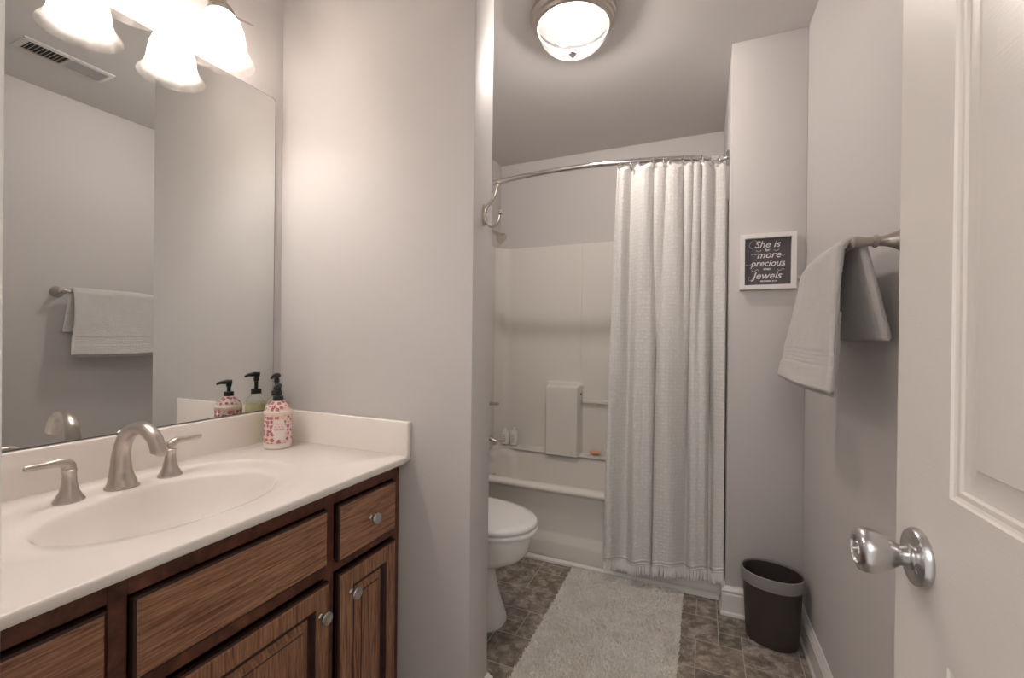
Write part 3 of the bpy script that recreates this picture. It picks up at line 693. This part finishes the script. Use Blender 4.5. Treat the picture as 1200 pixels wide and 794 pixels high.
# ------------------------------------------------------------------ countertop with moulded basin
HC = .808; CXB, CXF = XW + .002, -.817; CTY0, CTY1 = .1195, 1.1145
t = thing('vanity_countertop', 'cream cultured marble vanity top with an oval moulded sink', 'countertop', ((CXB + CXF) / 2, .6, .788))
SXc, SYc = -1.062, .592; NN = 120
angs = [2 * PI * i / NN for i in range(NN)]
corners = [math.atan2(yy - SYc, xx - SXc) % (2 * PI) for xx in (CXB + .0, CXF) for yy in (CTY0, CTY1)]
for c_ in corners:
    k = min(range(len(angs)), key=lambda i: abs(angs[i] - c_)); angs[k] = c_
def ell(a, b, th, e_=2., c=(SXc, SYc)):
    c1, s1 = math.cos(th), math.sin(th); r = (abs(c1 / a) ** e_ + abs(s1 / b) ** e_) ** (-1 / e_); return (c[0] + r * c1, c[1] + r * s1)
def rect(th, ins=0):
    c1, s1 = math.cos(th), math.sin(th); ts = []
    for lim, d, o_ in ((CXB + ins, c1, SXc), (CXF - ins, c1, SXc), (CTY0 + ins, s1, SYc), (CTY1 - ins, s1, SYc)):
        if abs(d) > 1e-9:
            q = (lim - o_) / d
            if q > 0: ts.append(q)
    q = min(ts); return (SXc + q * c1, SYc + q * s1)
R = []
A_, B__ = .158, .218
for k, z in ((.06, -.128), (.2, -.127), (.35, -.1235), (.5, -.116), (.63, -.104), (.74, -.088), (.83, -.069), (.895, -.049), (.94, -.032), (.97, -.020), (.99, -.012), (1.01, -.0065), (1.035, -.0035)):
    R.append([(*ell(A_ * k, B__ * k, th), HC + (z if k < 1 else (z + .0035) - .0035 * max(.0, min(1, .62 - 1.1 * math.cos(th))))) for th in angs])
OC = (SXc - .030, SYc)
for a, b_, z, oc in ((.185, .255, -.003, .015), (.203, .282, -.0032, .03), (.211, .292, -.0028, .037), (.216, .298, -.0012, .041), (.221, .303, .0002, .0445), (.225, .308, .0004, .047), (.231, .314, 0, .05)):
    ring = []
    for th in angs:
        x, y = ell(a, b_, th, 2.4, (SXc - oc, SYc)); xr, yr = rect(th, .006); 
        # keep inside the slab
        ring.append((x, y, HC + z * max(.0, min(1, .62 - 1.1 * math.cos(th)))))
    R.append(ring)
R.append([(*rect(th, .005), HC) for th in angs]); R.append([(*rect(th, .0015), HC - .0015) for th in angs]); R.append([(*rect(th, 0), HC - .005) for th in angs]); R.append([(*rect(th, 0), HC - .015) for th in angs]); R.append([(*rect(th, .003), HC - .0195) for th in angs])
g = G(); g.loft(R, cap0=True, cap1=False)
cp = g.build('top', 'marble', t, angle=70)
g = G(); g.box(XW + .001, XW + .021, CTY0, CTY1, HC - .002, HC + .102, .004, 3); g.build('backsplash', 'marble', t)
g = G(); g.box(XW + .0215, CXF + .001, CTY1 - .0185, CTY1 + .0005, HC - .002, HC + .104, .004, 3); g.build('side_splash', 'marble', t)
g = G(); g.lathe([(.004, -.126), (.022, -.124), (.024, -.1215), (.020, -.120), (.012, -.121)], (SXc, SYc, HC), seg=24); g.build('drain', 'nickel', t)

# ------------------------------------------------------------------ faucet
t = thing('faucet', 'brushed nickel widespread faucet with arched spout and two lever handles', 'faucet', (-1.275, .595, HC - .003))
HC_ = HC; HC = HC - .0032
g = G(); Pp = catmull([(-1.268, .594, HC + .0005), (-1.2685, .594, HC + .012), (-1.275, .595, HC + .04), (-1.274, .596, HC + .085), (-1.258, .598, HC + .122), (-1.226, .600, HC + .142), (-1.190, .602, HC + .143), (-1.160, .604, HC + .125), (-1.143, .605, HC + .098), (-1.1415, .605, HC + .093)], 7)
rad = lerpl([.0310, .0285, .0215, .0175, .0165, .0160, .0158, .0155, .0158, .0150], len(Pp) - 1)
g.tube(Pp, rad, 24); g.build('spout', 'nickel', t, angle=50)
g = G(); g.lathe([(.033, 0), (.0335, .003), (.032, .005), (.02, .006)], (-1.268, .594, HC + .0002), seg=28); g.build('spout_base', 'nickel', t)
for yy, sgn in ((.496, -1), (.694, 1)):
    hx_ = -1.262
    g = G(); g.lathe([(.0265, 0), (.0270, .003), (.0235, .008), (.0165, .022), (.0128, .040), (.0115, .056), (.0118, .064), (.0130, .066), (.0130, .068), (.0105, .070)], (hx_, yy, HC + .0002), seg=28); h_ = g.build('handle_base', 'nickel', t)
    g = G(); Pp = catmull([(hx_, yy, HC + .070), (hx_, yy + .002 * sgn, HC + .079), (hx_ + .001, yy + .014 * sgn, HC + .087), (hx_ + .003, yy + .040 * sgn, HC + .088), (hx_ + .006, yy + .066 * sgn, HC + .089), (hx_ + .006, yy + .069 * sgn, HC + .089)], 6)
    g.tube(Pp, lerpl([.0120, .0118, .0095, .0072, .0066, .0056], len(Pp) - 1), 14); g.build('lever', 'nickel', h_)

HC = HC_
# ------------------------------------------------------------------ soap bottles
def pump(x, y, z, parent, rz, h, collar):
    g = G(); g.lathe([(collar, 0), (collar, .014), (collar * .92, .016), (.006, .017), (.0055, h * .62), (.0085, h * .62 + .001), (.0085, h * .62 + .012), (.006, h * .62 + .014)], (x, y, z), seg=24)
    c_, s_ = math.cos(rz), math.sin(rz); zt = z + h
    g.tube([(x - .010 * c_, y - .010 * s_, zt - .004), (x + .006 * c_, y + .006 * s_, zt - .003), (x + .026 * c_, y + .026 * s_, zt - .005), (x + .036 * c_, y + .036 * s_, zt - .010)], [.0085, .0085, .0052, .0035], 12)
    g.lathe([(.0062, h * .5), (.0068, h - .004)], (x, y, z), seg=16)
    g.build('pump', 'black_plastic', parent)
bx_, by_ = -1.2635, 1.010
t = thing('soap_bottle', 'pink flower-patterned soap bottle with a black pump on the counter', 'soap bottle', (bx_, by_, HC + .001), 0, None)
g = G(); g.lathe([(.038, 0), (.0405, .003), (.041, .012), (.041, .016)], (bx_, by_, HC + .001), seg=40, cap1=False); g.build('bottle_foot', 'label_cream', t)
g = G(); g.lathe([(.041, .108), (.0415, .112), (.041, .118), (.039, .120)], (bx_, by_, HC + .001), seg=40, cap0=False, cap1=False)
g.build('bottle_collar', 'label_cream', t)
g = G(); g.lathe([(.0408, .016), (.041, .020), (.041, .104), (.0408, .108)], (bx_, by_, HC + .001), seg=40); wr = g.build('wrap', 'flower_print', t)
g = G(); g.lathe([(.039, .120), (.034, .131), (.024, .142), (.016, .149), (.014, .152)], (bx_, by_, HC + .001), seg=40); g.build('shoulder', 'flower_print', t)
for zz, r1, r2 in ((.1145, .0412, .0018), (.1055, .0408, .0014), (.018, .0408, .0014)):
    g = G(); g.torus((bx_, by_, HC + zz), r1, r2, seg=40); g.build('trim_band', 'peach_band', t)
# cream cartouche facing the camera with blurred print
dirc = math.atan2(-by_, -bx_ ) ; ang0 = dirc + .10
def on_cyl(a, z, r): return (bx_ + r * math.cos(ang0 + a), by_ + r * math.sin(ang0 + a), HC + .001 + z)
g = G(); rings = []
for k in (1.0, .5, .12):
    rings.append([on_cyl(.50 * k * math.cos(q) * (1 + .10 * math.cos(6 * q)), .062 + .034 * k * math.sin(q) * (1 + .10 * math.cos(6 * q)), .0416) for q in [2 * PI * i / 48 for i in range(48)]])
g.loft(rings, cap0=False); g.build('label_panel', 'label_cream', t)
g = G()
for a0, a1, z_, hgt in ((-.26, .24, .078, .0035), (-.32, .33, .069, .0045), (-.36, .36, .060, .006), ):
    n = 9
    for i in range(n):
        if i % 3 == 2 and hgt < .005: continue
        q0 = a0 + (a1 - a0) * i / n; q1 = q0 + (a1 - a0) / n * .7
        g.quad([on_cyl(q0, z_, .0419), on_cyl(q1, z_, .0419), on_cyl(q1, z_ + hgt, .0419), on_cyl(q0, z_ + hgt, .0419)])
g.build('label_print', 'label_pink', t)
pump(bx_, by_, HC + .150, t, math.atan2(-.85, .55), .052, .0155)
cx_, cy_ = -1.334, 1.060
t = thing('soap_bottle', 'clear soap bottle half full of pale yellow liquid behind the flowered one', 'soap bottle', (cx_, cy_, HC + .001), 0, None)
g = G(); g.lathe([(.030, 0), (.0335, .004), (.034, .112), (.032, .130), (.026, .144), (.017, .153), (.015, .158)], (cx_, cy_, HC + .001), seg=40, cap1=False); g.build('bottle_shell', 'clear_plastic', t)
g = G(); g.lathe([(.029, .003), (.0325, .007), (.033, .118), (.0325, .122)], (cx_, cy_, HC + .001), seg=40); g.build('liquid', 'lotion', t)
pump(cx_, cy_, HC + .158, t, math.atan2(-.9, .4), .070, .0165)

# ------------------------------------------------------------------ mirror
MZ0, MZ1, MYA, MYB = .9115, 1.997, .135, 1.0866
t = thing('wall_mirror', 'large frameless wall mirror above the sink backsplash', 'mirror', (XW, (MYA + MYB) / 2, MZ0))
def rr2(ins, x):
    r = .012; out = []
    for q, (sy, sz) in enumerate(((1, 1), (-1, 1), (-1, -1), (1, -1))):
        for i in range(6):
            a = PI / 2 * (q + i / 5); hy_ = (MYB - MYA) / 2 - ins; hz_ = (MZ1 - MZ0) / 2 - ins
            out.append((x, (MYA + MYB) / 2 + sy * (hy_ - r) + r * math.cos(a), (MZ0 + MZ1) / 2 + sz * (hz_ - r) + r * math.sin(a)))
    return out
g = G(); g.loft([rr2(0, XW + .0008), rr2(0, XW + .0048), rr2(.0015, XW + .0050)], cap1=False); g.build('edge', 'mirror_edge', t, smooth=False)
g = G(); g.loft([rr2(.0015, XW + .0050), rr2(.02, XW + .0050)], cap0=False); g.build('glass', 'mirror_glass', t, smooth=False)

# ------------------------------------------------------------------ vanity light, three bell shades
VLX = XW + .120
t = thing('vanity_light', 'nickel vanity light bar with three glowing alabaster bell shades', 'light', (XW, .605, 2.19))
g = G(); g.box(XW + .001, XW + .022, .605 - .11, .605 + .11, 2.14, 2.25, .008, 3); g.build('backplate', 'nickel', t)
g = G(); ys = [.285 + .64 * i / 30 for i in range(31)]
g.tube([(VLX - .012, y, 2.122 + .014 * math.cos((y - .605) * 2 * PI / .43)) for y in ys], [.0025 + .005 * min(1, 4 * min(i, 30 - i) / 30) for i in range(31)], 10); g.build('cross_bar', 'nickel', t)
for yy in (.545, .665):
    g = G(); g.tube(catmull([(XW + .02, yy, 2.195), (XW + .07, yy, 2.20), (XW + .105, yy, 2.17), (VLX - .012, yy, 2.135)], 6), .0055, 10); g.build('arm', 'nickel', t)
BZT = 2.100
for yy in (.39, .605, .82):
    g = G(); g.lathe([(.006, .030), (.012, .026), (.014, .012), (.028, .002), (.034, -.008), (.034, -.018), (.026, -.020)], (VLX, yy, BZT), seg=28); g.build('socket_cup', 'nickel', t)
    g = G(); g.lathe([(.028, -.012), (.036, -.020), (.047, -.034), (.055, -.055), (.0595, -.080), (.0615, -.095), (.064, -.110), (.071, -.126), (.083, -.142), (.085, -.146), (.082, -.146), (.069, -.129), (.061, -.111), (.058, -.095), (.056, -.080), (.051, -.055), (.043, -.036), (.032, -.022), (.026, -.016)], (VLX, yy, BZT), seg=56, cap0=False, cap1=False); g.build('glass_shade', 'alabaster_glass', t, angle=60)
    g = G(); g.sphere((VLX, yy, BZT - .066), .022, (1, 1, 1.35), 20, 12); g.build('bulb', 'bulb_glow', t)

# ------------------------------------------------------------------ room door (open, hinged at the right)
DW, DT, DH = .64, .035, 2.03
dr = thing('door_1', 'white moulded panel door standing open at the right edge', 'door', (.2625, .109, .01), math.radians(2.0)); struct(dr)
yb_ = [0, .106, .282, .358, .514, DW]; zb_ = [0, .23, .812, .993, 1.63, 1.735, 1.925, DH]
def dface(g, xf, sg):
    for i in range(5):
        for j in range(7):
            y0, y1, z0, z1 = yb_[i], yb_[i + 1], zb_[j], zb_[j + 1]
            if i in (1, 3) and j in (1, 3, 5):
                ring_panel(g, y0, y1, z0, z1, [(0, xf), (.002, xf + .0025 * sg), (.005, xf + .0040 * sg), (.010, xf + .0042 * sg), (.0125, xf + .0065 * sg), (.018, xf + .0078 * sg), (.024, xf + .0080 * sg), (.040, xf + .0035 * sg), (.042, xf + .0020 * sg), (.0435, xf + .0018 * sg)])
            else: g.quad([(xf, y0, z0), (xf, y1, z0), (xf, y1, z1), (xf, y0, z1)])
g = G(); dface(g, 0, 1); dface(g, DT, -1)
for a in ((0, 0, DT, 0), ):
    g.quad([(0, 0, 0), (DT, 0, 0), (DT, 0, DH), (0, 0, DH)]); g.quad([(0, DW, 0), (DT, DW, 0), (DT, DW, DH), (0, DW, DH)])
    g.quad([(0, 0, 0), (DT, 0, 0), (DT, DW, 0), (0, DW, 0)]); g.quad([(0, 0, DH), (DT, 0, DH), (DT, DW, DH), (0, DW, DH)])
g.build('slab', 'door_white', dr, local=True, angle=20)
ky, kz = DW - .068, .902
for sx, sg in ((0, -1), (DT, 1)):
    L_ = .5 if sg > 0 else 1.
    g = G(); g.lathe([(.033, 0), (.0345, .002), (.0345, .005), (.032, .009), (.028, .0105), (.018, .0115), (.015, .012)], (sx, ky, kz), (sg, 0, 0), 40); ro = g.build('rosette', 'satin_steel', dr, local=True)
    g = G(); g.lathe([(.0150, .010), (.0150, .013), (.0120, .015), (.0118, .021), (.0135, .024), (.0185, .031), (.0235, .040), (.0262, .050), (.0265, .057), (.0240, .0625), (.0190, .0655), (.0165, .0655), (.0155, .0630), (.0100, .0630), (.0092, .0650), (.003, .0652)] if sg < 0 else [(.015, .010), (.012, .015), (.012, .02), (.022, .028), (.026, .038), (.024, .046), (.012, .049)], (sx, ky, kz), (sg, 0, 0), 40); g.build('knob', 'satin_steel', dr, local=True)
    if sg < 0:
        g = G(); g.lathe([(.0025, 0), (.0022, .004), (.001, .0045)], (sx - .0645, ky, kz), (sg, 0, 0), 12); g.build('privacy_pin', 'satin_steel', dr, local=True)
        g = G(); g.lathe([(.004, 0), (.004, .001), (.0025, .002)], (sx - .0104, ky - .014, kz - .012), (sg, 0, 0), 14); g.build('screw', 'chrome', ro, local=True)
for z in (.2, 1.0, 1.8):
    g = G(); g.lathe([(.006, 0), (.006, .09)], (-.004, -.002, z), seg=12); g.build('hinge', 'satin_steel', dr, local=True)
